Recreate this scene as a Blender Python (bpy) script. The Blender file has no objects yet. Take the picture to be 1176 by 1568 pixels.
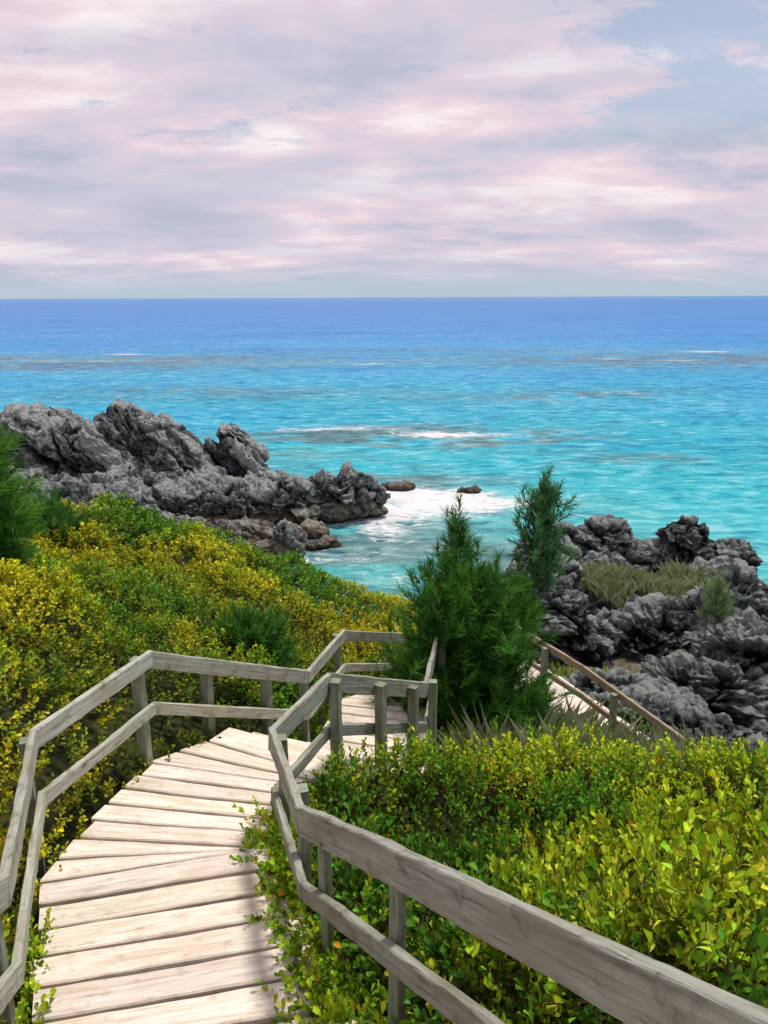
import bpy, bmesh, math, random
import numpy as np
from mathutils import Vector, Matrix
rng=np.random.default_rng(7)
random.seed(7)
HC=12.0   # eye height above the sea (m)

# ------------------------------------------------------------------ noise
def hash3(ix,iy,iz,seed):
    h=(ix*73856093)^(iy*19349663)^(iz*83492791)^(seed*26544357)
    h=h&0xffffffff
    h=((h^(h>>15))*2246822519)&0xffffffff
    h=((h^(h>>13))*3266489917)&0xffffffff
    h=h^(h>>16)
    return h/4294967295.0
def noise3(p,seed=0):
    p=np.asarray(p,float); i=np.floor(p).astype(np.int64); f=p-i
    u=f*f*f*(f*(f*6-15)+10)
    r=0
    for a in (0,1):
        wa=u[:,0] if a else 1-u[:,0]
        for b in (0,1):
            wb=u[:,1] if b else 1-u[:,1]
            for c in (0,1):
                wc=u[:,2] if c else 1-u[:,2]
                r=r+wa*wb*wc*hash3(i[:,0]+a,i[:,1]+b,i[:,2]+c,seed)
    return r*2-1
def fbm(p,o=4,seed=0,g=.5):
    s=0;a=1;t=0;q=np.array(p,float)
    for k in range(o):
        s=s+a*noise3(q,seed+k*17);t+=a;a*=g;q=q*2.03+11.3
    return s/t
def ridged(p,o=4,seed=0,g=.55):
    s=0;a=1;t=0;q=np.array(p,float)
    for k in range(o):
        s=s+a*(1-np.abs(noise3(q,seed+k*31))*2);t+=a;a*=g;q=q*2.1+7.7
    return s/t
def voro3(p,seed=0):
    p=np.asarray(p,float); i=np.floor(p).astype(np.int64)
    f1=np.full(len(p),9.);f2=np.full(len(p),9.);cid=np.zeros(len(p))
    for a in (-1,0,1):
        for b in (-1,0,1):
            for c in (-1,0,1):
                x=i[:,0]+a;y=i[:,1]+b;z=i[:,2]+c
                dx=x+hash3(x,y,z,seed)-p[:,0];dy=y+hash3(x,y,z,seed+5)-p[:,1];dz=z+hash3(x,y,z,seed+9)-p[:,2]
                d=np.sqrt(dx*dx+dy*dy+dz*dz)
                m=d<f1
                f2=np.where(m,f1,np.minimum(f2,d));f1=np.where(m,d,f1)
                # each cell is a plane with its own tilt: gives broken, angular facets
                h=hash3(x,y,z,seed+13);k=(h-.5)+.9*((hash3(x,y,z,seed+21)-.5)*dx+(hash3(x,y,z,seed+22)-.5)*dy+(hash3(x,y,z,seed+23)-.5)*dz)*2
                cid=np.where(m,k,cid)
    return f1,f2,cid
def voro(p,seed=0):
    a,b,_=voro3(p,seed);return a,b
def xy3(x,y,s=1.,z=0.): return np.stack([x*s,y*s,np.full_like(x,z)],1)
def sstep(a,b,x):
    t=np.clip((x-a)/(b-a),0,1);return t*t*(3-2*t)
def lin(c):
    c=np.array(c,float)/255.
    return np.where(c<.04045,c/12.92,((c+.055)/1.055)**2.4)

# ------------------------------------------------------------------ mesh helper
def mk(name,V,F,mat=None,smooth=False,col=None,uv=None,attrs=None):
    V=np.ascontiguousarray(V,dtype=np.float32);F=np.ascontiguousarray(F,dtype=np.int32)
    me=bpy.data.meshes.new(name);M,k=F.shape
    me.vertices.add(len(V));me.vertices.foreach_set('co',V.ravel())
    me.loops.add(M*k);me.loops.foreach_set('vertex_index',F.ravel())
    me.polygons.add(M);me.polygons.foreach_set('loop_start',np.arange(0,M*k,k,dtype=np.int32))
    me.update(calc_edges=True)
    me.polygons.foreach_set('use_smooth',np.full(M,smooth,dtype=bool))
    if col is not None:
        a=me.attributes.new('Col','FLOAT_COLOR','POINT')
        c=np.ones((len(V),4),np.float32);c[:,:3]=col;a.data.foreach_set('color',c.ravel())
    if attrs:
        for n,v in attrs.items():
            a=me.attributes.new(n,'FLOAT','POINT');a.data.foreach_set('value',np.asarray(v,np.float32))
    if uv is not None:
        l=me.uv_layers.new(name='UVMap');l.data.foreach_set('uv',np.ascontiguousarray(uv,dtype=np.float32).ravel())
    me.update()
    ob=bpy.data.objects.new(name,me);bpy.context.scene.collection.objects.link(ob)
    if mat: me.materials.append(mat)
    return ob

# ------------------------------------------------------------------ materials
class NT:
    def __init__(s,name):
        s.m=bpy.data.materials.new(name);s.m.use_nodes=True;s.t=s.m.node_tree;s.n=s.t.nodes;s.l=s.t.links
        s.n.clear();s.out=s.n.new('ShaderNodeOutputMaterial')
    def add(s,ty,ins={},**kw):
        n=s.n.new('ShaderNode'+ty)
        for k,v in kw.items(): setattr(n,k,v)
        for k,v in ins.items():
            if isinstance(v,bpy.types.NodeSocket): s.l.new(v,n.inputs[k])
            else: n.inputs[k].default_value=v
        return n
    def ramp(s,fac,stops):
        n=s.n.new('ShaderNodeValToRGB');s.l.new(fac,n.inputs[0]);e=n.color_ramp.elements
        while len(e)>1:e.remove(e[-1])
        e[0].position=stops[0][0];e[0].color=stops[0][1]
        for p,c in stops[1:]:
            q=e.new(p);q.color=c
        return n.outputs[0]
    def mix(s,f,a,b,bt='MIX'):
        n=s.n.new('ShaderNodeMix');n.data_type='RGBA';n.blend_type=bt;n.clamp_factor=True
        for i,v in ((0,f),(6,a),(7,b)):
            if isinstance(v,bpy.types.NodeSocket): s.l.new(v,n.inputs[i])
            else: n.inputs[i].default_value=v
        return n.outputs[2]
    def math(s,op,a,b=0.,c=0.,clamp=False):
        n=s.n.new('ShaderNodeMath');n.operation=op;n.use_clamp=clamp
        for i,v in enumerate((a,b,c)):
            if isinstance(v,bpy.types.NodeSocket): s.l.new(v,n.inputs[i])
            else:n.inputs[i].default_value=v
        return n.outputs[0]
def g(v,a=1.): return (v,v,v,a)

def leaf_mat(name,trans=.35,rough=.45,spec=.3):
    t=NT(name)
    c=t.add('Attribute',attribute_name='Col').outputs['Color']
    p=t.add('BsdfPrincipled',{'Base Color':c,'Roughness':rough,'Specular IOR Level':spec})
    tr=t.add('BsdfTranslucent',{'Color':c})
    mx=t.add('MixShader',{0:trans,1:p.outputs[0],2:tr.outputs[0]})
    t.l.new(mx.outputs[0],t.out.inputs[0]);return t.m
LEAF=leaf_mat('leaf_material',.26,.5,.12)
NEEDLE=leaf_mat('needle_material',.2,.6,.12)

def wood_mat(name,dark,light,bump=.35,knots=1.,stain=.65):
    t=NT(name)
    uv=t.add('TexCoord').outputs['UV']
    mp=t.add('Mapping',{'Vector':uv,'Scale':(2.2,42,1)}).outputs[0]
    n1=t.add('TexNoise',{'Vector':mp,'Scale':1.,'Detail':7.,'Roughness':.7,'Distortion':.8}).outputs[0]
    mp2=t.add('Mapping',{'Vector':uv,'Scale':(1.3,5,1)}).outputs[0]
    n2=t.add('TexNoise',{'Vector':mp2,'Scale':1.6,'Detail':5.,'Roughness':.65}).outputs[0]
    mp3=t.add('Mapping',{'Vector':uv,'Scale':(1.6,5,1)}).outputs[0]
    vo=t.add('TexVoronoi',{'Vector':mp3,'Scale':1.},feature='F1').outputs['Distance']
    knot=t.ramp(vo,[(0,g(knots)),(.035,g(.8*knots)),(.08,g(0))])
    c=t.ramp(n1,[(.30,(*dark,1)),(.46,tuple(np.array(dark)*.3+np.array(light)*.7)+(1,)),(.62,(*light,1))])
    c=t.mix(t.ramp(n2,[(.44,g(0)),(.68,g(stain))]),c,(*(np.array(light)*np.array((.60,.52,.43))),1))
    n4=t.add('TexNoise',{'Vector':uv,'Scale':9.,'Detail':6.,'Roughness':.7}).outputs[0]
    c=t.mix(t.ramp(n4,[(.54,g(0)),(.68,g(stain*.8))]),c,(*(np.array(dark)*.8),1))
    c=t.mix(knot,c,(*(np.array(dark)*.4),1))
    at=t.add('Attribute',attribute_name='Col').outputs['Color']
    c=t.mix(1.,c,at,'MULTIPLY')
    h=t.math('SUBTRACT',n1,t.math('MULTIPLY',knot,.4))
    b=t.add('Bump',{'Height':h,'Strength':bump,'Distance':.008})
    p=t.add('BsdfPrincipled',{'Base Color':c,'Roughness':.85,'Specular IOR Level':.15,'Normal':b.outputs[0]})
    t.l.new(p.outputs[0],t.out.inputs[0]);return t.m
RAILM=wood_mat('weathered_rail_wood',(.09,.10,.07),(.50,.51,.45),.6,1.,.8)
DECKM=wood_mat('bleached_deck_wood',(.40,.33,.26),(.90,.81,.71),.5,.8,.6)

def rock_mat():
    t=NT('rock_material')
    pos=t.add('NewGeometry')
    P=pos.outputs['Position']
    n1=t.add('TexNoise',{'Vector':P,'Scale':.9,'Detail':8.,'Roughness':.7}).outputs[0]
    n2=t.add('TexNoise',{'Vector':P,'Scale':4.,'Detail':8.,'Roughness':.8}).outputs[0]
    vo=t.add('TexVoronoi',{'Vector':P,'Scale':5.},feature='F1').outputs['Distance']
    c=t.ramp(n2,[(.36,(.018,.022,.025,1)),(.47,(.075,.085,.09,1)),(.56,(.20,.215,.215,1)),(.68,(.54,.55,.53,1))])
    c=t.mix(t.ramp(n1,[(.44,g(0)),(.64,g(.65))]),c,(.04,.05,.055,1))
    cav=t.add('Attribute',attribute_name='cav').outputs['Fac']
    c=t.mix(t.ramp(cav,[(.32,g(.96)),(.48,g(0))]),c,(.008,.010,.011,1))  # crevices painted near black: their shade is put into the rock colour
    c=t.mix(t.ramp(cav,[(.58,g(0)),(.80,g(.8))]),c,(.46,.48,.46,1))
    sz=t.add('SeparateXYZ',{0:P}).outputs[2]
    w=t.math('ADD',sz,t.math('MULTIPLY',t.math('SUBTRACT',n1,.5),3.))
    lowf=t.add('MapRange',{0:w,1:1.6,2:.6,3:0.,4:.65}).outputs[0]
    och=t.ramp(n2,[(.35,(.07,.055,.035,1)),(.5,(.30,.235,.155,1)),(.66,(.60,.50,.36,1))])
    c=t.mix(lowf,c,och)
    wet=t.add('MapRange',{0:sz,1:.45,2:.15,3:0.,4:.8}).outputs[0]
    c=t.mix(wet,c,(.03,.026,.02,1))
    h=t.math('ADD',t.math('MULTIPLY',n2,1.2),t.math('MULTIPLY',vo,.6))
    b=t.add('Bump',{'Height':h,'Strength':1.,'Distance':.18})
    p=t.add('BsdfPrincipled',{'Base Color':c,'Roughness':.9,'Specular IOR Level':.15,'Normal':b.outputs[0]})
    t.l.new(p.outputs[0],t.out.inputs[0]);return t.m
ROCK=rock_mat()

def ground_mat():
    t=NT('ground_material')
    P=t.add('NewGeometry').outputs['Position']
    n1=t.add('TexNoise',{'Vector':P,'Scale':.8,'Detail':7.,'Roughness':.65}).outputs[0]
    n2=t.add('TexNoise',{'Vector':P,'Scale':9.,'Detail':6.,'Roughness':.7}).outputs[0]
    c=t.ramp(n2,[(.3,(.012,.014,.006,1)),(.5,(.035,.045,.015,1)),(.7,(.09,.085,.045,1))])
    sand=t.ramp(n2,[(.3,(.14,.11,.08,1)),(.7,(.42,.36,.29,1))])
    at=t.add('Attribute',attribute_name='sand').outputs['Fac']
    f=t.math('MULTIPLY',at,t.ramp(n1,[(.35,g(.1)),(.6,g(.9))]))
    c=t.mix(f,c,sand)
    b=t.add('Bump',{'Height':n2,'Strength':.8,'Distance':.06})
    p=t.add('BsdfPrincipled',{'Base Color':c,'Roughness':.95,'Specular IOR Level':.1,'Normal':b.outputs[0]})
    t.l.new(p.outputs[0],t.out.inputs[0]);return t.m
GROUND=ground_mat()
def plain(name,c,r=.8):
    t=NT(name);n=t.add('TexNoise',{'Scale':14.,'Detail':5.}).outputs[0]
    col=t.ramp(n,[(.3,(*(np.array(c)*.55),1)),(.7,(*(np.array(c)*1.25),1))])
    p=t.add('BsdfPrincipled',{'Base Color':col,'Roughness':r});t.l.new(p.outputs[0],t.out.inputs[0]);return t.m
BARK=plain('bark_material',(.16,.13,.11))

# ------------------------------------------------------------------ stair layout (x,y, height relative to eye)
K=[((-.2,-3.0),(1.75,-2.6),-1.75,8),
   ((-.62,.30),(1.05,.70),-1.75,9),
   ((-1.42,2.45),(-.14,2.72),-3.12,7),
   ((-2.06,4.05),(-.66,4.38),-3.39,2),
   ((-2.04,4.55),(-.69,4.43),-3.46,5),
   ((-1.90,5.75),(-.72,5.45),-3.66,2),
   ((-1.52,6.20),(-.50,5.68),-3.74,5),
   ((-.80,7.35),(.38,6.98),-4.62,7),
   ((-.50,8.95),(.58,8.75),-4.80,2),
   ((.05,9.4),(.95,8.75),-4.86,8),
   ((1.15,11.7),(1.95,11.0),-6.15,4),
   ((2.1,12.9),(2.2,11.9),-6.2,2),
   ((2.75,12.8),(2.22,12.05),-6.25,10),
   ((4.95,9.5),(4.2,9.05),-6.75,1)]
CL=np.array([[(a[0]+b[0])/2,(a[1]+b[1])/2,z] for a,b,z,n in K])
HW=np.array([math.dist(a,b)/2 for a,b,z,n in K])
def path_dist(x,y):
    best=np.full(len(x),1e9);bz=np.zeros(len(x))
    for i in range(len(CL)-1):
        a=CL[i];b=CL[i+1];d=b[:2]-a[:2];L2=d@d
        t=np.clip(((x-a[0])*d[0]+(y-a[1])*d[1])/L2,0,1)
        dd=np.hypot(x-a[0]-t*d[0],y-a[1]-t*d[1])-(HW[i]*(1-t)+HW[i+1]*t)
        z=a[2]*(1-t)+b[2]*t
        m=dd<best;best=np.where(m,dd,best);bz=np.where(m,z,bz)
    return best,bz

# ------------------------------------------------------------------ terrain (thin plate spline through surveyed heights)
CP=np.array([(0,0,-2.2),(1.6,0,-1.9),(-2,0,-2.2),(0,-6,-.3),(-6,-5,0),(6,-5,0),(12,0,-2.4),(-12,0,-1),
 (2,2.2,-2.8),(.6,4,-3.9),(3,4,-3.7),(1.5,6.3,-4.75),(4,6.3,-4.85),(7,5,-4.75),(12,7,-6),
 (3,10,-6.5),(2,12.5,-6.8),(5.5,9.5,-7.0),(8,8,-6.6),(0,8.5,-5.4),(.3,10,-5.9),
 (3,17,-8.4),(7,17,-8.9),(12,16,-9.2),(18,16,-9.5),(7,22,-8.9),(4,24,-10.5),(10.5,22,-9.2),(12.5,26,-12.6),(15,30,-13.5),(7,28,-12.8),(3,29,-13.2),(0,27,-12.9),(20,26,-13),
 (-2.2,6.6,-3.75),(-3,10,-4.55),(-5,18,-5.8),(-7.5,18,-5.6),(-1,9,-5.2),(-1.2,12,-5.9),(-2,18,-7.1),(0,18,-7.9),(1.5,15,-7.6),
 (-3.2,5,-3.1),(-3,3,-3.1),(-5,6,-3.0),(-7,10,-3.8),(-14,18,-4.8),(-14,10,-3),
 (-5,22,-8.4),(-9,23,-8.2),(-8,29,-11),(-2,24,-11.2),(-20,30,-9.5),(-14,36,-11.4),(-6,34,-12.4),(-25,40,-11.2),(-3,33,-13),
 (0,36,-14),(20,40,-15),(-8,50,-13.5),(-30,60,-14),(0,60,-15),(30,60,-16),(-40,30,-7),(-40,0,0),(40,0,-3),(40,25,-13)],float)
def tps(r): return np.where(r>1e-9,r*r*np.log(np.maximum(r,1e-9)),0)
n=len(CP);A=np.zeros((n+3,n+3));R=np.hypot(CP[:,None,0]-CP[None,:,0],CP[:,None,1]-CP[None,:,1])
A[:n,:n]=tps(R)+np.eye(n)*.6;A[:n,n]=1;A[:n,n+1:]=CP[:,:2];A[n,:n]=1;A[n+1:,:n]=CP[:,:2].T
W=np.linalg.solve(A,np.concatenate([CP[:,2],[0,0,0]]))
def G0(x,y):
    o=np.zeros(len(x))
    for i in range(n): o+=W[i]*tps(np.hypot(x-CP[i,0],y-CP[i,1]))
    return o+W[n]+W[n+1]*x+W[n+2]*y
def ground_z(x,y):
    z=G0(x,y)+.12*fbm(xy3(x,y,.9),3,3)
    d,pz=path_dist(x,y)
    lim=pz-.28+np.maximum(d-.1,0)*1.3
    return np.minimum(z,lim)
gx=np.linspace(-40,40,300);gx=np.sign(gx)*np.abs(gx/40)**1.4*40
gy=np.concatenate([np.linspace(-20,0,30),np.linspace(.2,24,170),np.linspace(24.4,60,80)])
X,Y=np.meshgrid(gx,gy);x=X.ravel();y=Y.ravel();z=ground_z(x,y)
nx=len(gx);ny=len(gy)
def gridF(nx,ny):
    i=np.arange(nx-1)[None,:]+np.arange(ny-1)[:,None]*nx
    return np.stack([i,i+1,i+1+nx,i+nx],-1).reshape(-1,4)
sand=.8*sstep(14,20,y)*sstep(1.5,4,x)+sstep(24,30,y)+.3*sstep(9,11,y)*sstep(2,4,x)
mk('ground',np.stack([x,y,z+HC],1),gridF(nx,ny),GROUND,True,attrs={'sand':np.clip(sand,0,1)})

# ------------------------------------------------------------------ wood builder
class Wood:
    def __init__(s): s.V=[];s.F=[];s.U=[];s.C=[];s.n=0
    def plank(s,p0,p1,w,h,up=(0,0,1),tint=None,jit=.003,ch=.006):
        p0=np.array(p0,float);p1=np.array(p1,float);ax=p1-p0;L=np.linalg.norm(ax);ax/=L
        sd=np.cross(ax,up);sd/=np.linalg.norm(sd);u2=np.cross(sd,ax)
        a=w/2;b=h/2;c=min(ch,a*.4,b*.4)
        cs=[(-a+c,-b),(a-c,-b),(a,-b+c),(a,b-c),(a-c,b),(-a+c,b),(-a,b-c),(-a,-b+c)]
        per=[0];
        for i in range(8):
            q=cs[(i+1)%8];per.append(per[-1]+math.dist(cs[i],q))
        ns=max(2,int(L/.08));o=random.random()*50;ov=random.random()*20
        if tint is None: tint=1.
        if not isinstance(tint,tuple):
            k=random.uniform(.78,1.12)*tint;tint=(k,k*random.uniform(.98,1.02),k*random.uniform(.92,1.0))
        ph=[random.random()*6.28 for _ in range(4)]
        for i in range(ns+1):
            t=i/ns
            du=jit*math.sin(t*L*2.3+ph[0])+jit*.4*math.sin(t*L*11+ph[1]);dv=jit*math.sin(t*L*1.9+ph[2])
            for qi,q in enumerate(cs):
                sc=1+.02*math.sin(t*L*9+ph[3]);
                nj=random.gauss(0,.0012)
                s.V.append(p0+ax*L*t+sd*(q[0]*sc+du+nj)+u2*(q[1]*sc+dv+random.gauss(0,.0015)));s.C.append(tint)
        for i in range(ns):
            for j in range(8):
                k=(j+1)%8;b0=s.n+i*8
                s.F.append((b0+j,b0+k,b0+8+k,b0+8+j))
                u0=o+L*i/ns;u1=o+L*(i+1)/ns
                s.U+= [(u0,ov+per[j]),(u0,ov+per[j+1]),(u1,ov+per[j+1]),(u1,ov+per[j])]
        for b0,rv in ((s.n,True),(s.n+ns*8,False)):
            for q in ((0,1,2,7),(7,2,3,6),(6,3,4,5)):
                f=[b0+t for t in q]
                if rv:f=f[::-1]
                s.F.append(tuple(f));s.U+=[(ov,o),(ov+.05,o),(ov+.05,o+.05),(ov,o+.05)]
        s.n+=(ns+1)*8
    def done(s,name,mat):
        return mk(name,np.array(s.V)+np.array((0,0,HC)),np.array(s.F),mat,False,col=np.array(s.C),uv=np.array(s.U))

deck=Wood()
for i in range(len(K)-1):
    (la,ra,za,nb),(lb,rb,zb,_)=K[i],K[i+1]
    la,ra,lb,rb=map(np.array,(la,ra,lb,rb))
    ramp=abs(zb-za)/nb<.08
    for j in range(nb):
        t0=j/nb;t1=(j+1)/nb
        A0=la+(lb-la)*t0;A1=la+(lb-la)*t1;B0=ra+(rb-ra)*t0;B1=ra+(rb-ra)*t1
        zs=za+(zb-za)*t0;ze=za+(zb-za)*t1
        if not ramp: ze=zs
        gp=.012 if ramp else .004
        def inset(P,Q):
            d=(Q-P);L=np.linalg.norm(d)
            return P+d/L*gp*(L>.05),Q-d/L*gp*(L>.05)
        a0,a1=inset(A0,A1);b0,b1=inset(B0,B1)
        ov=random.uniform(-.015,.045);e=(a0-b0)/np.linalg.norm(a0-b0)
        a0=a0+e*ov;a1=a1+e*ov
        ov=random.uniform(-.015,.035);b0=b0-e*ov;b1=b1-e*ov
        dz=random.uniform(-.005,.005);th=.042;k=random.uniform(.86,1.08)
        tint=(k,k*random.uniform(.97,1.0),k*random.uniform(.93,1.0))
        o=random.random()*40;ovv=random.random()*30
        ns=20;L=np.linalg.norm(b0-a0);p1=random.random()*6;p2=random.random()*6
        w0=deck.n
        for q in range(ns+1):
            t=q/ns
            e0=a0+(b0-a0)*t;e1=a1+(b1-a1)*t
            wob=.003*math.sin(t*9+p1)+.0015*math.sin(t*31+p2);wo2=.003*math.sin(t*8+p2)+.0015*math.sin(t*27+p1)
            dn=(e1-e0);dl=np.linalg.norm(dn)+1e-6;dn=dn/dl
            c=min(.008,dl*.2)
            z0=zs+dz+.003*math.sin(t*5+o);z1=ze+dz+.003*math.sin(t*5+o)
            for (pp,hh) in ((e0+dn*wob,z0-th),(e1+dn*wo2,z1-th),(e1+dn*wo2,z1-c),(e1+dn*(wo2-c),z1),(e0+dn*(wob+c),z0),(e0+dn*wob,z0-c)):
                deck.V.append((pp[0],pp[1],hh));deck.C.append(tint)
        wd=[0,.2,.24,.25,.45,.46,.5]
        for q in range(ns):
            for m in range(6):
                m2=(m+1)%6;b_=w0+q*6
                deck.F.append((b_+m,b_+6+m,b_+6+m2,b_+m2))
                u0=o+L*q/ns;u1=o+L*(q+1)/ns
                deck.U+=[(u0,ovv+wd[m]),(u1,ovv+wd[m]),(u1,ovv+wd[m+1]),(u0,ovv+wd[m+1])]
        for b_,rv in ((w0,0),(w0+ns*6,1)):
            for f in ((0,1,2,5),(5,2,3,4)):
                f=[b_+t for t in f]
                if rv:f=f[::-1]
                deck.F.append(tuple(f));deck.U+=[(0,ovv),(.04,ovv),(.04,ovv+.2),(0,ovv+.2)]
        deck.n+=(ns+1)*6
    for P,Q,sg in ((la,lb,1),(ra,rb,-1)):
        if np.linalg.norm(Q-P)<.2: continue
        c0=(la+ra)/2
        inn=(c0-P);inn/=np.linalg.norm(inn)
        P2=P+inn*.06;Q2=Q+inn*.06
        deck.plank((P2[0],P2[1],za-.17),(Q2[0],Q2[1],zb-.17),.04,.2,tint=(.35,.33,.31))
deck.done('wooden_stairs',DECKM)

def railing(name,pts,posts,mid=.45,ph=.135,side=0,postlen=1.25,mh=.10,tint=None):
    """planks follow pts; posts stand on the outer side (side = +1/-1)"""
    w=Wood()
    pts=[np.array(p,float) for p in pts]
    for i in range(len(pts)-1):
        a,b=pts[i],pts[i+1];d=(b-a);d/=np.linalg.norm(d);e=d*.018
        w.plank(a-e-(0,0,ph/2),b+e-(0,0,ph/2),.045,ph,tint=tint)
        w.plank(a-e-(0,0,mid+mh/2),b+e-(0,0,mid+mh/2),.042,mh,tint=tint)
    for po in posts:
        seg,t=po[:2];pw=po[2] if len(po)>2 else .085
        a,b=pts[seg],pts[seg+1];p=a+(b-a)*t
        d=(b-a)*np.array((1,1,0));d/=np.linalg.norm(d)
        nrm=np.cross(d,(0,0,1))*side*(.025+pw/2)
        w.plank(p+nrm-(0,0,.04),p+nrm-(0,0,postlen),pw,.085,up=d,jit=.002,tint=tuple(np.array((.66,.72,.62))*random.uniform(.8,1.1)))
    return w.done(name,RAILM)
railing('wooden_railing',[(1.85,-2.4,-.72),(1.21,.1,-.72),(-.42,3.45,-2.45),(-.74,4.66,-2.72),(-.45,5.8,-2.90),(.40,7.2,-3.70),(.62,8.7,-3.85)],
  [(0,0),(1,0),(1,.74,.04),(1,.95,.045),(2,.25,.06),(2,.93,.06),(3,.97,.08),(4,.42),(4,.78),(5,.1),(5,1)],side=1,ph=.155,mh=.10,tint=.80)  # lower tint paints the shaded look of this rail into its wood
railing('wooden_railing',[(-.5,-2.8,-.78),(-.95,.3,-.8),(-1.62,2.85,-2.36),(-2.2,4.45,-2.60),(-1.87,5.8,-2.70),(-.80,7.5,-3.72),(-.50,9.0,-3.92),(1.15,11.8,-5.25),(2.14,12.3,-5.2)],
  [(0,0),(1,0),(1,.98),(2,.97,.05),(3,.95),(4,.33),(4,.72),(5,0.05),(5,.95),(6,.35),(6,.7),(7,0)],side=-1,tint=1.02)  # sun-facing rail: brighter tint puts the sunlight into its colour
BROWN=(.88,.70,.57)
railing('wooden_railing',[(2.14,12.15,-5.2),(3.0,10.9,-5.35),(4.12,9.0,-5.66)],[(0,.0),(0,.5),(1,.30),(1,.95)],side=1,tint=BROWN,ph=.11,mh=.09)

# ------------------------------------------------------------------ foliage
LV=np.array([(0,0,0),(.27,.38,.05),(.40,.78,.07),(0,1.0,0),(-.40,.78,.07),(-.27,.38,.05)])
def unit(v): return v/np.maximum(np.linalg.norm(v,axis=-1,keepdims=True),1e-9)
def sprigs(O,A,slen,nl,leafL,leafW,col,tilt=(30,75),colvar=.28):
    N=len(O);e1=unit(np.cross(A,rng.normal(size=(N,3))));e2=np.cross(A,e1)
    t=(np.arange(nl)+rng.random((N,nl))*.8)/nl
    ph=np.arange(nl)*2.399+rng.random((N,1))*6.28+rng.normal(size=(N,nl))*.35
    ti=np.radians(tilt[1]+(tilt[0]-tilt[1])*t+rng.normal(size=(N,nl))*12)
    rad=np.cos(ph)[...,None]*e1[:,None]+np.sin(ph)[...,None]*e2[:,None]
    d=np.cos(ti)[...,None]*A[:,None]+np.sin(ti)[...,None]*rad
    nm=np.sin(ti)[...,None]*A[:,None]-np.cos(ti)[...,None]*rad
    rr=rng.normal(size=(N,nl))*.5
    s=np.cross(d,nm);s,nm=s*np.cos(rr)[...,None]+nm*np.sin(rr)[...,None],nm*np.cos(rr)[...,None]-s*np.sin(rr)[...,None]
    base=O[:,None]+A[:,None]*(t*slen[:,None])[...,None]
    L=leafL[:,None]*rng.uniform(.6,1.2,(N,nl))*(1-.3*t);Wd=leafW[:,None]*L
    V=base[:,:,None]+LV[None,None,:,0:1]*(Wd[...,None,None])*s[:,:,None]+LV[None,None,:,1:2]*L[...,None,None]*d[:,:,None]+LV[None,None,:,2:3]*L[...,None,None]*nm[:,:,None]*2
    V=V.reshape(-1,3);F=np.arange(len(V)).reshape(-1,6)
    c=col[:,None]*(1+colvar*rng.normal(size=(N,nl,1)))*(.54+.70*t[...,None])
    hue=rng.normal(size=(N,nl))*.14
    c=c*np.stack([1+hue,1-.2*hue,1+0*hue],-1)
    c=np.clip(c,.004,.8);c=np.repeat(c.reshape(-1,3),6,0)
    return V,F,c
def stems(O,A,down,slen,w,col):
    N=len(O);e=unit(np.cross(A,rng.normal(size=(N,3))));e2=np.cross(A,e)
    lo=O-A*down;hi=O+A*slen[:,None]*.9
    V=np.stack([lo+e*w,lo-e*w,hi-e*w*.4,hi+e*w*.4, lo+e2*w,lo-e2*w,hi-e2*w*.4,hi+e2*w*.4],1).reshape(-1,3)
    F=np.arange(len(V)).reshape(-1,4);return V,F,np.tile(np.array(col),(len(V),1))
def bushy(x,y,seed=1):
    w=.35*fbm(xy3(x,y,1.),2,seed+40)
    f,_=voro(xy3(x+w,y-w,1.35,.3),seed);f2,_=voro(xy3(x-w,y+w,.55,.7),seed+3)
    return .45*(.5-f)+.78*(.48-f2)+.12*fbm(xy3(x,y,3.),3,seed)
def canopy(x,y,H,seed=1):
    z=G0(x,y)+H+bushy(x,y,seed)
    d,pz=path_dist(x,y)
    lim=pz+.02+np.maximum(d-.04,0)*2.1+.16*fbm(xy3(x,y,3.),2,9)
    return np.minimum(z,lim),d
def normals(x,y,H,seed=1):
    e=.12;z0,_=canopy(x,y,H,seed);zx,_=canopy(x+e,y,H,seed);zy,_=canopy(x,y+e,H,seed)
    return unit(np.stack([-(zx-z0)/e,-(zy-z0)/e,np.ones_like(x)],1))
def mixc(a,b,t): return np.array(a)[None]*(1-t[:,None])+np.array(b)[None]*t[:,None]
def layer(N,xr,yr,keep,H,nl,leaf,wid,slen,pal,depth,seed,tilt=(30,75),ypow=1.):
    y=yr[0]+(yr[1]-yr[0])*rng.random(N)**ypow
    x=xr[0](y)+(xr[1](y)-xr[0](y))*rng.random(N)
    m=keep(x,y);x=x[m];y=y[m]
    z,d=canopy(x,y,H,seed);m=d>-.03+.05*rng.normal(size=len(x));x=x[m];y=y[m];z=z[m];d=d[m]
    g_=ground_z(x,y);m=z>g_+.02;x=x[m];y=y[m];z=z[m]
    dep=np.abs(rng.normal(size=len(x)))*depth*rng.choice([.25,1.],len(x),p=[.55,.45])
    nrm=normals(x,y,H,seed)
    A=unit(nrm*.9+np.array((0,0,.7))+rng.normal(size=(len(x),3))*.42)
    sl=slen*rng.uniform(.6,1.5,len(x))
    O=np.stack([x,y,z-dep+HC],1)-A*sl[:,None]*.8
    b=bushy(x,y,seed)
    col=pal(x,y,dep/depth)*(.56+.64*sstep(-.35,.30,b))[:,None]  # hollows between mounds darkened, painting canopy shade into the leaf colour
    sc=np.clip(np.hypot(x,y)/9.,.8,1.8)**.5
    return O,A,sl,sprigs(O,A,sl,nl,leaf*sc*rng.uniform(.8,1.2,len(x)),np.full(len(x),wid),col,tilt)
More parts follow.
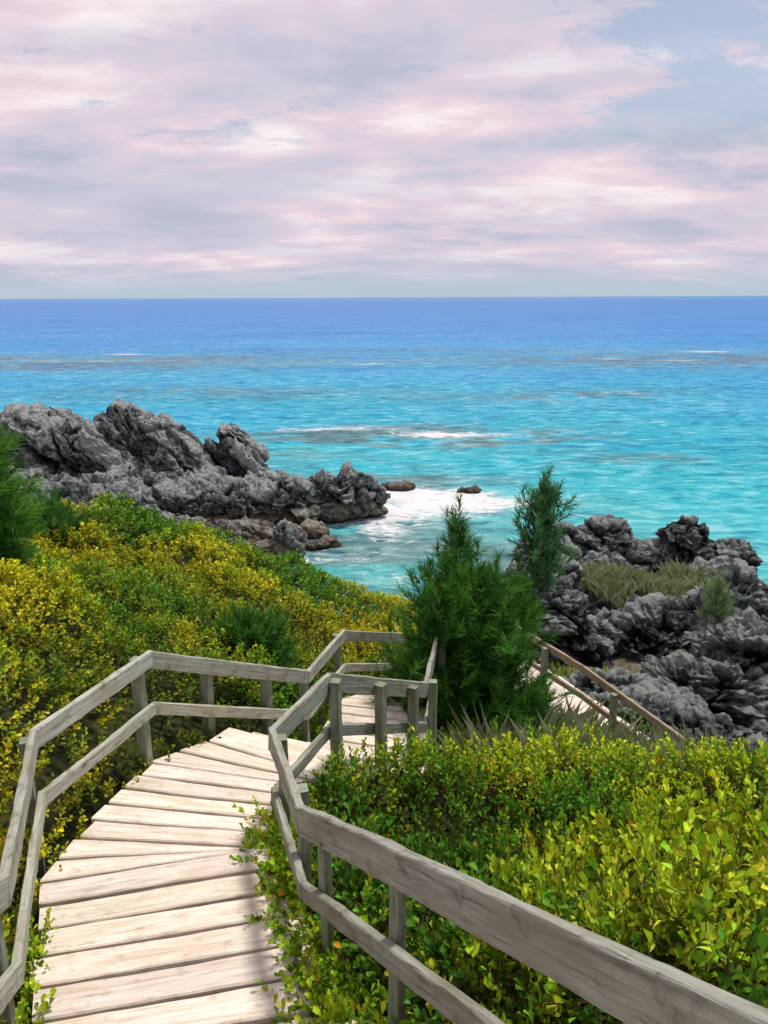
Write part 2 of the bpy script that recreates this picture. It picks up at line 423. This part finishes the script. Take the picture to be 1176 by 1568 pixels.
def join(parts):
    V=[];F=[];C=[];o=0
    for v,f,c in parts: V.append(v);F.append(f+o);C.append(c);o+=len(v)
    return np.concatenate(V),np.concatenate(F),np.concatenate(C)

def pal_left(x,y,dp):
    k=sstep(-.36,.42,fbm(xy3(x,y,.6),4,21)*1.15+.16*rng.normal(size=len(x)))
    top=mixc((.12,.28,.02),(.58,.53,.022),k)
    return top*(1-sstep(.1,1.4,dp)*.82)[:,None]  # sprigs deep in the bush painted darker, self-shade in the colour
def left_side(x,y):
    cx=np.interp(y,[-3,0,2.5,4.2,6,7.3,9,11.5,13,22],[.6,.3,-.8,-1.4,-1.1,-.2,.1,1.6,2.4,2.4])
    return (x<cx)&(np.hypot(x,y)>1.9)
P1=[]
for (N,yr,nl,leaf,sl,seed) in ((7500,(2.2,7.5),13,.056,.16,1),(11500,(7.,13.5),12,.055,.17,1),(9500,(13.,21.5),11,.066,.19,1)):
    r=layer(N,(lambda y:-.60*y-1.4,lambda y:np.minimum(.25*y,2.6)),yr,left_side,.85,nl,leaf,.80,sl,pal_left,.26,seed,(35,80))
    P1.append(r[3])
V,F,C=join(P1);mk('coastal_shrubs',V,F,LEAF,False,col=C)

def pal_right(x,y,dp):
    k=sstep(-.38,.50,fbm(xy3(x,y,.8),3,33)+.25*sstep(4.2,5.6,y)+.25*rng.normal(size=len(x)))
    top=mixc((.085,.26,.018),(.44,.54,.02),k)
    c=top*(1-sstep(.1,1.3,dp)*.85)[:,None]  # dark gaps: inner shade painted into leaves by depth
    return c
def right_side(x,y):
    cx=np.interp(y,[0,2.5,4.2,6,7.3,9],[1.2,-.1,-.8,-.6,.2,.5])
    return (x>cx)&(np.hypot(x,y)>1.75)
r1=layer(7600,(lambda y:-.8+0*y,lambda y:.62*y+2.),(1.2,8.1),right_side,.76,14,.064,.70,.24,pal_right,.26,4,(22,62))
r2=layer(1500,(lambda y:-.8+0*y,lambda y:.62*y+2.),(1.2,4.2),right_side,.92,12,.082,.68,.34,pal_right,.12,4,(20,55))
ys_=rng.uniform(2.5,5.0,480);ex=np.interp(ys_,[2.72,4.38,5.45],[-.14,-.66,-.72])+rng.normal(size=480)*.09-.01
ysl=rng.uniform(2.4,3.6,70);exl=np.interp(ysl,[2.45,4.05],[-1.42,-2.06])-.03+rng.normal(size=70)*.05
xs_=np.concatenate([ex,exl]);ys_=np.concatenate([ys_,ysl]);_,pz=path_dist(xs_,ys_)
O3=np.stack([xs_,ys_,pz+HC-.14+.10*rng.random(len(xs_))],1);A3=unit(np.array((-.15,-.1,1.))+rng.normal(size=(len(xs_),3))*.45)
s3=rng.uniform(.12,.26,len(xs_));sp3=sprigs(O3,A3,s3,12,rng.uniform(.05,.07,len(xs_)),np.full(len(xs_),.75),mixc((.14,.32,.02),(.46,.56,.025),rng.random(len(xs_))),(25,70))
V,F,C=join([r1[3],r2[3],sp3])
nl=len(V)//6;o=rng.random(nl)<.0035;oc=np.repeat(o,6);C[oc]=(.80,.28,.02)
mk('green_shrubs',V,F,LEAF,False,col=C)
s1=stems(r1[0],r1[1],.26,r1[2],.003,(.12,.07,.04));s2=stems(r2[0],r2[1],.35,r2[2],.004,(.16,.09,.05))
V,F,C=join([s1,s2]);mk('shrub_stems',V,F,LEAF,False,col=C)

def pal_low(x,y,dp):
    k=sstep(-.4,.4,fbm(xy3(x,y,.9),3,45)+.3*rng.normal(size=len(x)))
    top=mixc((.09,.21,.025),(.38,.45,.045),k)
    return top*(1-sstep(.1,1.6,dp)*.6)[:,None]  # inner scrub shade painted into the colour, darker with depth
def low_side(x,y):
    cx=np.interp(y,[6,7.3,9,11.5,13,24],[.3,.5,.9,1.8,2.2,3.])
    nz=fbm(xy3(x,y,.5),3,77)
    return (x>cx)&(nz>-.12+.5*sstep(14,20,y)-.5*(y<12))
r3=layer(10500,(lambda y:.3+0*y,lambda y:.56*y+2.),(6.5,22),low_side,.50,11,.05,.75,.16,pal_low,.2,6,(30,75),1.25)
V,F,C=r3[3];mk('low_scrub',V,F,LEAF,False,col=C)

def grass(name,centers,nb,hgt,colA,colB,spread):
    c=np.repeat(np.array(centers,float),nb,0);N=len(c)
    x=c[:,0]+rng.normal(size=N)*spread;y=c[:,1]+rng.normal(size=N)*spread
    z=(ground_z(x,y) if len(centers[0])==2 else c[:,2])+HC
    a=rng.random(N)*6.28;h=hgt*rng.uniform(.5,1.2,N);le=rng.uniform(.15,.9,N)*h
    w=.005;sx=np.cos(a+1.57)*w;sy=np.sin(a+1.57)*w
    b=np.stack([x,y,z],1);S=np.stack([sx,sy,0*sx],1)
    m=b+np.stack([np.cos(a)*le*.35,np.sin(a)*le*.35,h*.6],1);tp=b+np.stack([np.cos(a)*le,np.sin(a)*le,h],1)
    V=np.stack([b-S,b+S,m+S*.8,tp,m-S*.8],1).reshape(-1,3);F=np.arange(len(V)).reshape(-1,5)
    col=mixc(colA,colB,rng.random(N));mk(name,V,F,LEAF,False,col=np.repeat(col,5,0))
cs=[(rng.uniform(1.6,5.5),rng.uniform(7.5,11)) for _ in range(90)]+[(rng.uniform(1,4),rng.uniform(6.8,9)) for _ in range(60)]
cs=[c for c in cs if path_dist(np.array([c[0]]),np.array([c[1]]))[0][0]>.1]
grass('grass',cs,60,.70,(.24,.30,.08),(.62,.60,.45),.16)
cs=[(6.6+rng.normal()*.55,21.2+rng.normal()*.5,-8.05+.12*rng.normal()) for _ in range(45)]+[(8.7+rng.normal()*.7,21.2+rng.normal()*.4,-8.15+.12*rng.normal()) for _ in range(30)]
grass('dry_grass',cs,70,.42,(.20,.30,.09),(.62,.64,.40),.15)

# ------------------------------------------------------------------ trees
def tube(P0,P1,r0,r1,k=6):
    ax=unit(np.array(P1)-np.array(P0));e=unit(np.cross(ax,(.3,.9,.1)));e2=np.cross(ax,e)
    a=np.arange(k)*2*np.pi/k;c=np.cos(a)[:,None]*e+np.sin(a)[:,None]*e2
    V=np.concatenate([P0+c*r0,P1+c*r1]);i=np.arange(k);j=(i+1)%k
    return V,np.stack([i,j,j+k,i+k],1),np.tile((.15,.12,.10),(2*k,1))
def pine(name,base,height,width,nb,ncl,nn,nl,colA,colB,prof,lean=(0,0),nw=.006,droop=0.,up=0.,scat=.07,t0=.12):
    base=np.array(base)+np.array((0,0,HC));wood=[];cp=[];cd=[];cf=[]
    segs=10
    def tr(t): return base+np.array((lean[0]*t*t+.04*math.sin(t*7),lean[1]*t*t+.04*math.cos(t*5),height*t))
    for i in range(segs):
        a=tr(i/segs);b=tr((i+1)/segs);wood.append(tube(a,b,.055*(1-i/segs)*height/3+.006,.055*(1-(i+1)/segs)*height/3+.006))
    for i in range(nb):
        t=t0+(.98-t0)*(i+random.random())/nb;az=i*2.4+random.random()*.8
        L=width*prof(t)*random.uniform(.45,1.25);el=random.uniform(.2,.85)+(t*.5)+up
        d=np.array((math.cos(az)*math.cos(el),math.sin(az)*math.cos(el),math.sin(el)))
        p0=tr(t*.92);p=p0;n_=4
        for j in range(n_):
            d2=unit(d+np.array((0,0,.12*j-droop*j))+np.random.default_rng(i*9+j).normal(size=3)*.12)
            q=p+d2*L/n_;wood.append(tube(p,q,.012*(1-j/n_)+.003,.012*(1-(j+1)/n_)+.003,4))
            for m in range(ncl):
                u=random.random()
                if j==0 and u<.4: continue
                off=rng.normal(size=3)*scat*width
                cp.append(p+(q-p)*u+off*(.5+j*.35));cd.append(unit(d2+rng.normal(size=3)*.45+np.array((0,0,.25-droop))));cf.append((j+u)/n_)
            p=q
        cp.append(p);cd.append(d2);cf.append(1.)
    for t in (.97,1.): cp.append(tr(t));cd.append(np.array((0,0,1.)));cf.append(1.)
    cp=np.array(cp);cd=np.array(cd);cf=np.array(cf);N=len(cp)
    e1=unit(np.cross(cd,rng.normal(size=(N,3))));e2=np.cross(cd,e1)
    t=rng.random((N,nn));ph=rng.random((N,nn))*6.28;ti=np.radians(rng.uniform(8,55,(N,nn)))
    rad=np.cos(ph)[...,None]*e1[:,None]+np.sin(ph)[...,None]*e2[:,None]
    d=np.cos(ti)[...,None]*cd[:,None]+np.sin(ti)[...,None]*rad
    d[...,2]-=droop*.5*t
    b=cp[:,None]+cd[:,None]*(t*nl*1.2)[...,None]
    L=nl*rng.uniform(.6,1.2,(N,nn))
    s=unit(np.cross(d,rng.normal(size=(N,nn,3))))*nw
    V=np.stack([b-s,b+s,b+d*L[...,None]],2).reshape(-1,3);F=np.arange(len(V)).reshape(-1,3)
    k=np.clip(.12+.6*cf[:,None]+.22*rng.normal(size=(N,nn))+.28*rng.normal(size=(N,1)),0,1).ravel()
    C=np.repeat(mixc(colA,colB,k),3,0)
    fo=mk(name+'_foliage',V,F,NEEDLE,False,col=C)
    WV,WF,WC=join(wood);tk=mk(name+'_trunk',WV,WF,BARK,True,col=WC)
    e=bpy.data.objects.new(name,None);bpy.context.scene.collection.objects.link(e)
    fo.name='foliage';tk.name='trunk'
    fo.parent=e;tk.parent=e
    return e
main=lambda t: (.66+.40*math.sin(min(t*1.5,1.)*math.pi*.75))*(1-float(sstep(.65,1.,np.array(t)))*.55)
cone=lambda t: 1.05-.7*t
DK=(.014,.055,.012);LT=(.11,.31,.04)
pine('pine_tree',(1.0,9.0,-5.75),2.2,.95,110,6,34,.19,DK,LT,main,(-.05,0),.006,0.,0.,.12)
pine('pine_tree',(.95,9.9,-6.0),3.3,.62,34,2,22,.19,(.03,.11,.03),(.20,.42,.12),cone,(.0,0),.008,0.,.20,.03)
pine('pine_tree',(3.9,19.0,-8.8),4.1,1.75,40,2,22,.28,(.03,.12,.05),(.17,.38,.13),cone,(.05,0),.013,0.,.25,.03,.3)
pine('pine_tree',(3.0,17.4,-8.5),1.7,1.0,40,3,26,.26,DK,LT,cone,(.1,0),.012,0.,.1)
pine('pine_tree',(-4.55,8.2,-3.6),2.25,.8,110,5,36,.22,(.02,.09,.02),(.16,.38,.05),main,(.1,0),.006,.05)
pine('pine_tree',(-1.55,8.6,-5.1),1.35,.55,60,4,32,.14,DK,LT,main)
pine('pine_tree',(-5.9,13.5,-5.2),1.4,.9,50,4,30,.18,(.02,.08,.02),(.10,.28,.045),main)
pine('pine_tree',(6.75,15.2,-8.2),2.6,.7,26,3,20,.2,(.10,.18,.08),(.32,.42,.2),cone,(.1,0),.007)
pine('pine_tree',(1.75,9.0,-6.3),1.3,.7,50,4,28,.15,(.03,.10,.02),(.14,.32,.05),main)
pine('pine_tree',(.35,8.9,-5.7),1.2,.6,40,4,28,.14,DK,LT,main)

# ------------------------------------------------------------------ rocks
def ico(sub):
    bm=bmesh.new();bmesh.ops.create_icosphere(bm,subdivisions=sub,radius=1.)
    V=np.array([v.co[:] for v in bm.verts]);F=np.array([[v.index for v in f.verts] for f in bm.faces]);bm.free();return V,F
ICO={5:ico(5),6:ico(6)}
def rocks(name,L,sd,amp,freq,strata=None,sub=6,comp=.7,spike=.5,box=.8):
    Vs=[];Fs=[];Cv=[];o=0
    if strata is None: strata=(.25,.1,1.)
    st=unit(np.array(strata))
    for i,rk in enumerate(L):
        cx,cy,cz,rx,ry,rz=rk[:6];tilt=rk[6] if len(rk)>6 else 0.
        V,F=ICO[sub];r=np.array((rx,ry,rz))
        sq=np.sign(V)*np.abs(V)**box
        a=.3*math.sin(i*1.3)
        P=sq*r;nr=unit(P/r**2)
        def rot(Q):
            Q=np.stack([Q[:,0]*math.cos(tilt)+Q[:,2]*math.sin(tilt),Q[:,1],-Q[:,0]*math.sin(tilt)+Q[:,2]*math.cos(tilt)],1)
            return np.stack([Q[:,0]*math.cos(a)-Q[:,1]*math.sin(a),Q[:,0]*math.sin(a)+Q[:,1]*math.cos(a),Q[:,2]],1)
        P=rot(P);nr=rot(nr)
        W_=P+np.array((cx,cy,cz));m=min(rx,ry,rz)
        wp=W_+np.stack([fbm(W_*freq*.9,3,sd+50+k) for k in range(3)],1)*.30/freq
        al=wp@st;q=wp-comp*(wp-np.outer(al,st))
        big=fbm(W_*freq*.5,3,sd+3)
        rd=ridged(q*freq*1.25,5,sd+11,.62)
        f1,f2,c1=voro3(q*freq*1.5,sd+2)
        g1,g2,c2=voro3(q*np.array((1.1,1.1,1.))*freq*3.4,sd+6)
        crack=np.clip((f2-f1)*6,0,1);crack2=np.clip((g2-g1)*5,0,1)
        disp=amp*m*(.50*big+.42*(rd-.25)+.55*c1+.22*c2+.30*(crack-.85)+.12*(crack2-.8))
        hf=ridged(W_*freq*5,3,sd+8,.6)
        disp+=.12*m*amp*(hf-.3)
        W2=W_+nr*disp[:,None]
        sp=np.clip(ridged(np.stack([W_[:,0]*freq*1.7,W_[:,1]*freq*1.1,W_[:,2]*.3*freq],1),4,sd+19,.6),0,1)**2
        W2[:,2]+=spike*m*sp*sstep(-.1,.7,nr[:,2])*1.0
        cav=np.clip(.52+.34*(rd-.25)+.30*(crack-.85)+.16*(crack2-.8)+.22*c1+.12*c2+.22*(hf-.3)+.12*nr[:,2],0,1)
        Vs.append(W2+np.array((0,0,HC)));Fs.append(F+o);o+=len(V);Cv.append(cav)
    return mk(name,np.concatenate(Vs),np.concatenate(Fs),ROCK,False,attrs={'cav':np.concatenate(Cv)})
T1=.65
rocks('rock_crag',[(-30,50,-9.6,3.2,2.5,1.6,T1),(-27,50,-9.4,3.2,2.5,1.5,T1),(-25.5,49,-10.5,3,2.4,1.5),(-24.2,50,-9.2,2.9,2.2,1.35,T1),(-22.6,49.2,-10.1,3,2.2,1.3,T1),(-20.6,50,-9.25,3.4,2.2,1.25,T1),(-18.2,49,-10.3,3.4,2.2,1.3,T1),(-15.0,50,-8.9,3.4,2.2,1.3,T1),(-16.2,49,-9.9,2.8,2.2,1.3,T1),(-13.0,49.2,-9.4,3.2,2.,1.3,T1),
   (-11.8,49,-10.4,2.4,2.0,1.3,T1),(-9.2,49,-9.6,1.15,1.4,1.8,-.15),(-8.6,48.4,-10.6,1.3,1.4,1.5),(-10.4,48.6,-10.2,1.4,1.4,1.6),(-22,46.5,-11.2,4.2,2.2,1.3),(-15,46.5,-11.3,4.2,2.2,1.2),(-25,44,-10.9,5,2.6,1.5),(-10,46,-11.3,2.6,2,1.1)],5,.85,.6,(.62,.1,.75),6,.80,.45)
rocks('rock_ledge',[(-17.5,42,-11,2.8,2.2,1.2),(-14,41,-11.0,2.4,2.0,1.15),(-11,40.5,-10.9,2.2,1.8,1.1),(-8.4,41.5,-10.9,2.0,1.8,1.1),(-5.6,42.5,-10.8,2.3,1.6,1.15),(-2.7,43.2,-10.7,2.1,1.5,1.15),(-.9,44,-11.2,1.1,1.1,.85),
   (-9,37.5,-11.4,2.,1.3,.8),(-6.7,38.5,-11.6,1.8,1.1,.7),(-4.6,36.2,-11.3,.9,.8,.95),(-6.4,36.2,-11.8,1.6,.9,.7),(-12,37.5,-11.2,2.4,1.6,1.),(-16,37.5,-10.9,3,1.8,1.1),(-10,43.5,-10.9,2.2,1.4,1.),(-13,44,-10.9,2.4,1.4,1.1),(-4.2,39.8,-11.9,1.3,.8,.5),(-3,38,-12.1,.9,.6,.4)],15,.8,.8,(.2,.1,1.),6,.65,.4)
rocks('sea_rock',[(.9,50.5,-12,1.1,.7,.40)],25,.8,1.0,None,5)
rocks('sea_rock',[(5.6,49,-12,.55,.45,.45),(5.0,49.2,-12.1,.5,.4,.25)],27,.8,1.2,None,5)
rocks('rock_outcrop',[(9.5,24,-8.0,.66,.62,1.15),(9.5,24,-9.2,.9,.8,.9),(10.95,24,-8.5,.72,.7,.85),(11.0,24,-9.3,.8,.8,.8),(10.2,24.2,-9.2,.7,.7,.6),(8.6,25,-8.5,.6,.7,.6),(7.9,24.8,-8.5,.75,.7,.65),(6.0,24.4,-8.1,.9,.8,.85),(7.05,24.8,-7.9,.9,.8,.85),(6.5,24,-8.7,1.2,.8,.8),(4.9,23.6,-8.3,1.0,.8,.9),(4.3,20.4,-7.8,.9,.8,.85),
   (5.2,22,-8.9,1.2,1.,.8),(8.8,22.3,-9.3,2.8,1.4,1.0),(6.0,21.0,-9.1,1.9,1.2,.8),(8.4,21.0,-9.1,1.9,1.1,.75),(9.9,21.8,-8.6,.9,1.0,.95),(11,21.5,-10,1.2,1.2,.9),(4.5,18.6,-8.8,1.2,.9,.8),(4.3,18.3,-7.9,.8,.65,.75),(11.2,20,-9.6,1.3,1.1,.8)],35,.72,1.15,(.1,.1,1.),6,.5,.25,.72)
rocks('limestone_boulder',[(5.6,19.2,-8.8,1.3,.8,.75),(7.3,19.1,-8.7,1.4,.9,.9),(8.9,19.2,-8.5,1.2,1.0,1.05),(10.2,18.9,-9.0,1.1,1,.9)],45,.7,1.25,(.1,.1,1.),6,.55,.25,.7)
rocks('limestone_boulder',[(6.35,13.8,-7.55,1.25,.9,.9),(7.6,14.6,-7.2,1.3,1.0,.95),(6.9,13.0,-8.2,1.4,.8,.8),(5.5,14.4,-8.1,.9,.7,.6)],55,.7,1.3,(.1,.2,1.),6,.55,.2,.7)
rocks('limestone_boulder',[(4.35,12,-6.95,.6,.45,.42),(3.8,11.9,-6.8,.45,.4,.34),(4.9,12.4,-7.1,.6,.5,.45),(4.0,12.9,-7.1,.6,.5,.5),(5.2,11.6,-7.0,.5,.45,.4),(3.35,12.6,-6.9,.4,.35,.3),(4.7,11.2,-7.1,.5,.4,.4),(5.6,10.6,-7.0,.6,.5,.45)],65,.65,2.2,(.1,.1,1.),5,.5,.15)

# ------------------------------------------------------------------ sea
ys=np.exp(np.linspace(math.log(17),math.log(30000),760));us=np.linspace(-1.5,1.5,560)
YY=np.repeat(ys,len(us));XX=(us[None,:]*(ys[:,None]+22)).ravel()
d=np.hypot(XX,YY)
w1=fbm(xy3(XX,YY*2.2,.035),3,91);w2=fbm(xy3(XX*.4,YY,.012),3,95)
s=12./d*(1+.30*w1+.2*w2)
ss=np.array([0,.006,.03,.066,.1,.14,.2,.27,.34,.42,.8])
cc=np.array([lin(c) for c in ((45,135,195),(20,118,195),(14,128,205),(10,150,210),(10,163,206),(16,170,202),(36,183,200),(75,192,200),(92,186,185),(105,178,170),(105,175,165))])
col=np.stack([np.interp(s,ss,cc[:,i]) for i in range(3)],1)*.86
def ell(cx,cy,rx,ry): return np.exp(-(((XX-cx)/rx)**2+((YY-cy)/ry)**2))
nf=fbm(xy3(XX,YY*1.6,.35),4,101);nf2=fbm(xy3(XX,YY*3.,.08),3,105)
reef=1.8*ell(2,71,12,5)+1.2*ell(11,69,6,3.5)+1.4*ell(-62,158,45,18)+1.2*ell(62,158,45,18)+.9*ell(-1,49,10,7)+.5*ell(12,190,60,8)+1.5*ell(-2.2,39.5,3.4,4.5)+.6*ell(-14,62,10,5)+.7*ell(25,100,20,7)+.7*ell(-25,105,20,8)+.8*ell(6,36,5,4)+.5*ell(20,60,7,4)+.9*ell(-4,46,5,3)
reef=np.clip(reef*(1+1.2*nf),0,1)*sstep(-.35,.15,nf+nf2+.2)
foam=.95*ell(4.5,71,4.2,2.4)+.75*ell(-3,74.5,6,1.6)+.55*ell(11,71,5,1.4)+.85*ell(3.2,45.8,3.6,3.6)+.8*ell(1.0,48.8,2.5,1.4)+.6*ell(7.5,46.5,4,2)+.6*ell(.3,40,1.8,2.6)+.45*ell(-1.5,36,2.2,1.8)+.5*ell(.5,33.,3,1.2)
foam+=1.*ell(-57,179,5,2.2)+.9*ell(72,180,7,3)+.8*ell(45,160,4,1.8)+.75*ell(56,156,8,1.6)+.7*ell(12,190,4,1.6)+.9*ell(14.5,27,3.2,2.8)+.8*ell(12.5,32,3,2.4)+.6*ell(9,29.5,3,1.5)+.6*ell(-3,150,3,1.3)+.5*ell(-9,74,3,.9)+.5*ell(30,220,4,2)+.5*ell(-60,160,30,3)+.4*ell(-9,150,30,3)
RC=[(-2.6,43.2,3.2,2.6),(-.6,44.3,2.1,1.9),(5.6,49,1.7,1.2),(.9,50.3,2.3,1.4),(-4.5,36.2,1.6,1.4),(-6,45.5,4,1.6),(-9,51.5,3,2)]
for a in RC: foam+=.55*ell(*a)
rc=lin((118,130,128))*.62
col=col*(1-.75*reef[:,None])+rc*(.75*reef[:,None])
lt=np.clip(foam,0,1)[:,None]*.35
col=col*(1-lt)+lin((150,215,215))*.75*lt
zz=HC-12+.0*XX
near=1-sstep(80,260,d)
zz=zz+near*(.16*fbm(xy3(XX*.45,YY,.5),3,111)+.09*fbm(xy3(XX*.6,YY,1.4),2,115))
t=NT('sea_water')
P=t.add('NewGeometry').outputs['Position']
c=t.add('Attribute',attribute_name='Col').outputs['Color']
fo=t.add('Attribute',attribute_name='foam').outputs['Fac']
m1=t.add('Mapping',{'Vector':P,'Rotation':(0,0,.12),'Scale':(.42,.95,1)}).outputs[0]
m2=t.add('Mapping',{'Vector':P,'Rotation':(0,0,-.1),'Scale':(.10,.24,1)}).outputs[0]
m3=t.add('Mapping',{'Vector':P,'Scale':(.014,.030,1)}).outputs[0]
n1=t.add('TexNoise',{'Vector':m1,'Scale':1.2,'Detail':5.,'Roughness':.6,'Distortion':.8}).outputs[0]
n2=t.add('TexNoise',{'Vector':m2,'Scale':1.3,'Detail':7.,'Roughness':.7,'Distortion':.4}).outputs[0]
n3=t.add('TexNoise',{'Vector':m3,'Scale':1.,'Detail':10.,'Roughness':.8}).outputs[0]
a=t.math('ADD',t.math('MULTIPLY',n1,.55),t.math('ADD',t.math('MULTIPLY',n2,.22),t.math('MULTIPLY',n3,.23)))
c=t.mix(t.ramp(a,[(.41,g(1)),(.495,g(0))]),c,t.mix(1.,c,(.28,.54,.70,1),'MULTIPLY'))  # dark wave faces: ripple shading painted into the water colour
c=t.mix(t.ramp(a,[(.51,g(0)),(.56,g(.45)),(.61,g(.9))]),c,t.mix(.40,c,(.58,.83,.88,1)))  # pale ripple highlights painted into the water colour
mf=t.add('Mapping',{'Vector':P,'Scale':(.8,1.5,1)}).outputs[0]
nf_=t.add('TexNoise',{'Vector':mf,'Scale':.9,'Detail':10.,'Roughness':.78,'Distortion':1.4}).outputs[0]
fv=t.math('ADD',t.math('MULTIPLY',fo,.42),t.math('MULTIPLY',nf_,1.3))
ff=t.ramp(fv,[(.85,g(0)),(.95,g(.5)),(1.08,g(.95))])
c=t.mix(ff,c,(.80,.77,.78,1))
b=t.add('Bump',{'Height':n1,'Strength':.7,'Distance':.5})
b2=t.add('Bump',{'Height':n2,'Strength':.5,'Distance':1.5,'Normal':b.outputs[0]})
p=t.add('BsdfPrincipled',{'Base Color':c,'Roughness':.3,'Specular IOR Level':.08,'IOR':1.33,'Normal':b2.outputs[0]})
t.l.new(p.outputs[0],t.out.inputs[0])
mk('sea',np.stack([XX,YY,zz],1),gridF(len(us),len(ys)),t.m,True,col=col,attrs={'foam':np.clip(foam,0,1.5)})

# ------------------------------------------------------------------ seagull
gv=[];gf=[]
def addp(pts,faces):
    o=len(gv);gv.extend(pts);gf.extend([tuple(i+o for i in f) for f in faces])
for sg in (1,-1):
    addp([(0,.09*1,.0),(0,-.09,0),(sg*.25,-.05,.10),(sg*.25,.10,.12),(sg*.55,-.08,.04),(sg*.52,.02,.06)],[(0,1,2,3),(3,2,4,5)])
rings=[(-.26,.01),(-.15,.04),(0,.065),(.13,.05),(.2,.035),(.25,.01)]
o=len(gv)
for yv,r in rings:
    for k in range(8):
        an=k*math.pi/4;gv.append((math.cos(an)*r,yv,math.sin(an)*r-.01))
for i in range(5):
    for k in range(8):
        gf.append((o+i*8+k,o+i*8+(k+1)%8,o+i*8+8+(k+1)%8,o+i*8+8+k))
gm=plain('feather_material',(.7,.7,.7))
gull=mk('seagull',np.array(gv),np.array(gf),gm,True)
gull.location=(-31.6,80,14.1);gull.rotation_euler=(.2,.35,.6)

# ------------------------------------------------------------------ sky, sun
az=math.radians(50);el=math.radians(68)
w=bpy.data.worlds.new('World');bpy.context.scene.world=w;w.use_nodes=True
nt=w.node_tree;nt.nodes.clear()
T=NT.__new__(NT);T.t=nt;T.n=nt.nodes;T.l=nt.links;T.out=nt.nodes.new('ShaderNodeOutputWorld')
sky=T.add('TexSky',sky_type='NISHITA',sun_disc=False,sun_elevation=el,sun_rotation=az,altitude=10.,dust_density=2.)
bg1=T.add('Background',{'Color':sky.outputs[0],'Strength':.12})
D=T.add('TexCoord').outputs['Generated']
sp=T.add('SeparateXYZ',{0:D})
zc=T.math('ADD',T.math('MAXIMUM',sp.outputs[2],0.),.19)
px=T.math('DIVIDE',sp.outputs[0],zc);py=T.math('DIVIDE',sp.outputs[1],zc)
pv=T.add('CombineXYZ',{0:px,1:py,2:0.}).outputs[0]
ma=T.add('Mapping',{'Vector':pv,'Location':(3.3,1.1,0),'Rotation':(0,0,.25),'Scale':(1.0,1.45,1)}).outputs[0]
na=T.add('TexNoise',{'Vector':ma,'Scale':1.3,'Detail':8.,'Roughness':.58,'Distortion':.1}).outputs[0]
mb=T.add('Mapping',{'Vector':pv,'Location':(9.3,4.1,0),'Scale':(.4,.9,1)}).outputs[0]
nb=T.add('TexNoise',{'Vector':mb,'Scale':1.2,'Detail':6.,'Roughness':.55}).outputs[0]
pk=(*lin((234,214,224)),1);lv=(*lin((215,206,220)),1);gr=(*lin((186,190,209)),1);wh=(*lin((250,239,242)),1)
cl=T.ramp(na,[(.36,gr),(.45,lv),(.53,pk),(.61,wh)])
cl=T.mix(T.ramp(nb,[(.45,g(0)),(.58,g(.65))]),cl,(*lin((196,198,216)),1))
hz=T.ramp(sp.outputs[2],[(0.,g(1)),(.014,g(.85)),(.042,g(0))])
cl=T.mix(hz,cl,(*lin((184,199,215)),1))
bg2=T.add('Background',{'Color':cl,'Strength':1.0})
mc=T.add('Mapping',{'Vector':pv,'Location':(5.1,2.4,0),'Rotation':(0,0,-.3),'Scale':(1.3,2.0,1)}).outputs[0]
nc=T.add('TexNoise',{'Vector':mc,'Scale':1.5,'Detail':8.,'Roughness':.65,'Distortion':.2}).outputs[0]
az_f=T.ramp(T.math('ADD',T.math('MULTIPLY',sp.outputs[0],1.),.3),[(.38,g(0)),(.60,g(.15))])
gap=T.ramp(T.math('ADD',nc,az_f),[(.57,g(1)),(.67,g(.25))])
gapf=T.math('MAXIMUM',gap,T.ramp(sp.outputs[2],[(.15,g(1)),(.21,g(0))]))
mx=T.add('MixShader',{0:gapf,1:bg1.outputs[0],2:bg2.outputs[0]})
T.l.new(mx.outputs[0],T.out.inputs[0])
sl=bpy.data.lights.new('sun','SUN');sl.energy=3.3;sl.angle=math.radians(7);sl.color=(1.,.95,.85)
so=bpy.data.objects.new('sun',sl);bpy.context.scene.collection.objects.link(so)
sv=Vector((math.sin(az)*math.cos(el),math.cos(az)*math.cos(el),math.sin(el)))
so.rotation_euler=sv.to_track_quat('Z','Y').to_euler()

# ------------------------------------------------------------------ camera
cam=bpy.data.cameras.new('camera');co=bpy.data.objects.new('camera',cam);bpy.context.scene.collection.objects.link(co)
cam.lens=28;cam.sensor_width=36;cam.clip_start=.05;cam.clip_end=100000
M=Matrix.Rotation(math.radians(90-15.1),4,'X')@Matrix.Rotation(math.radians(-.24),4,'Z')
M.translation=Vector((0,0,HC));co.matrix_world=M
sc=bpy.context.scene;sc.camera=co
sc.view_settings.view_transform='Standard';sc.view_settings.look='None';sc.view_settings.exposure=0
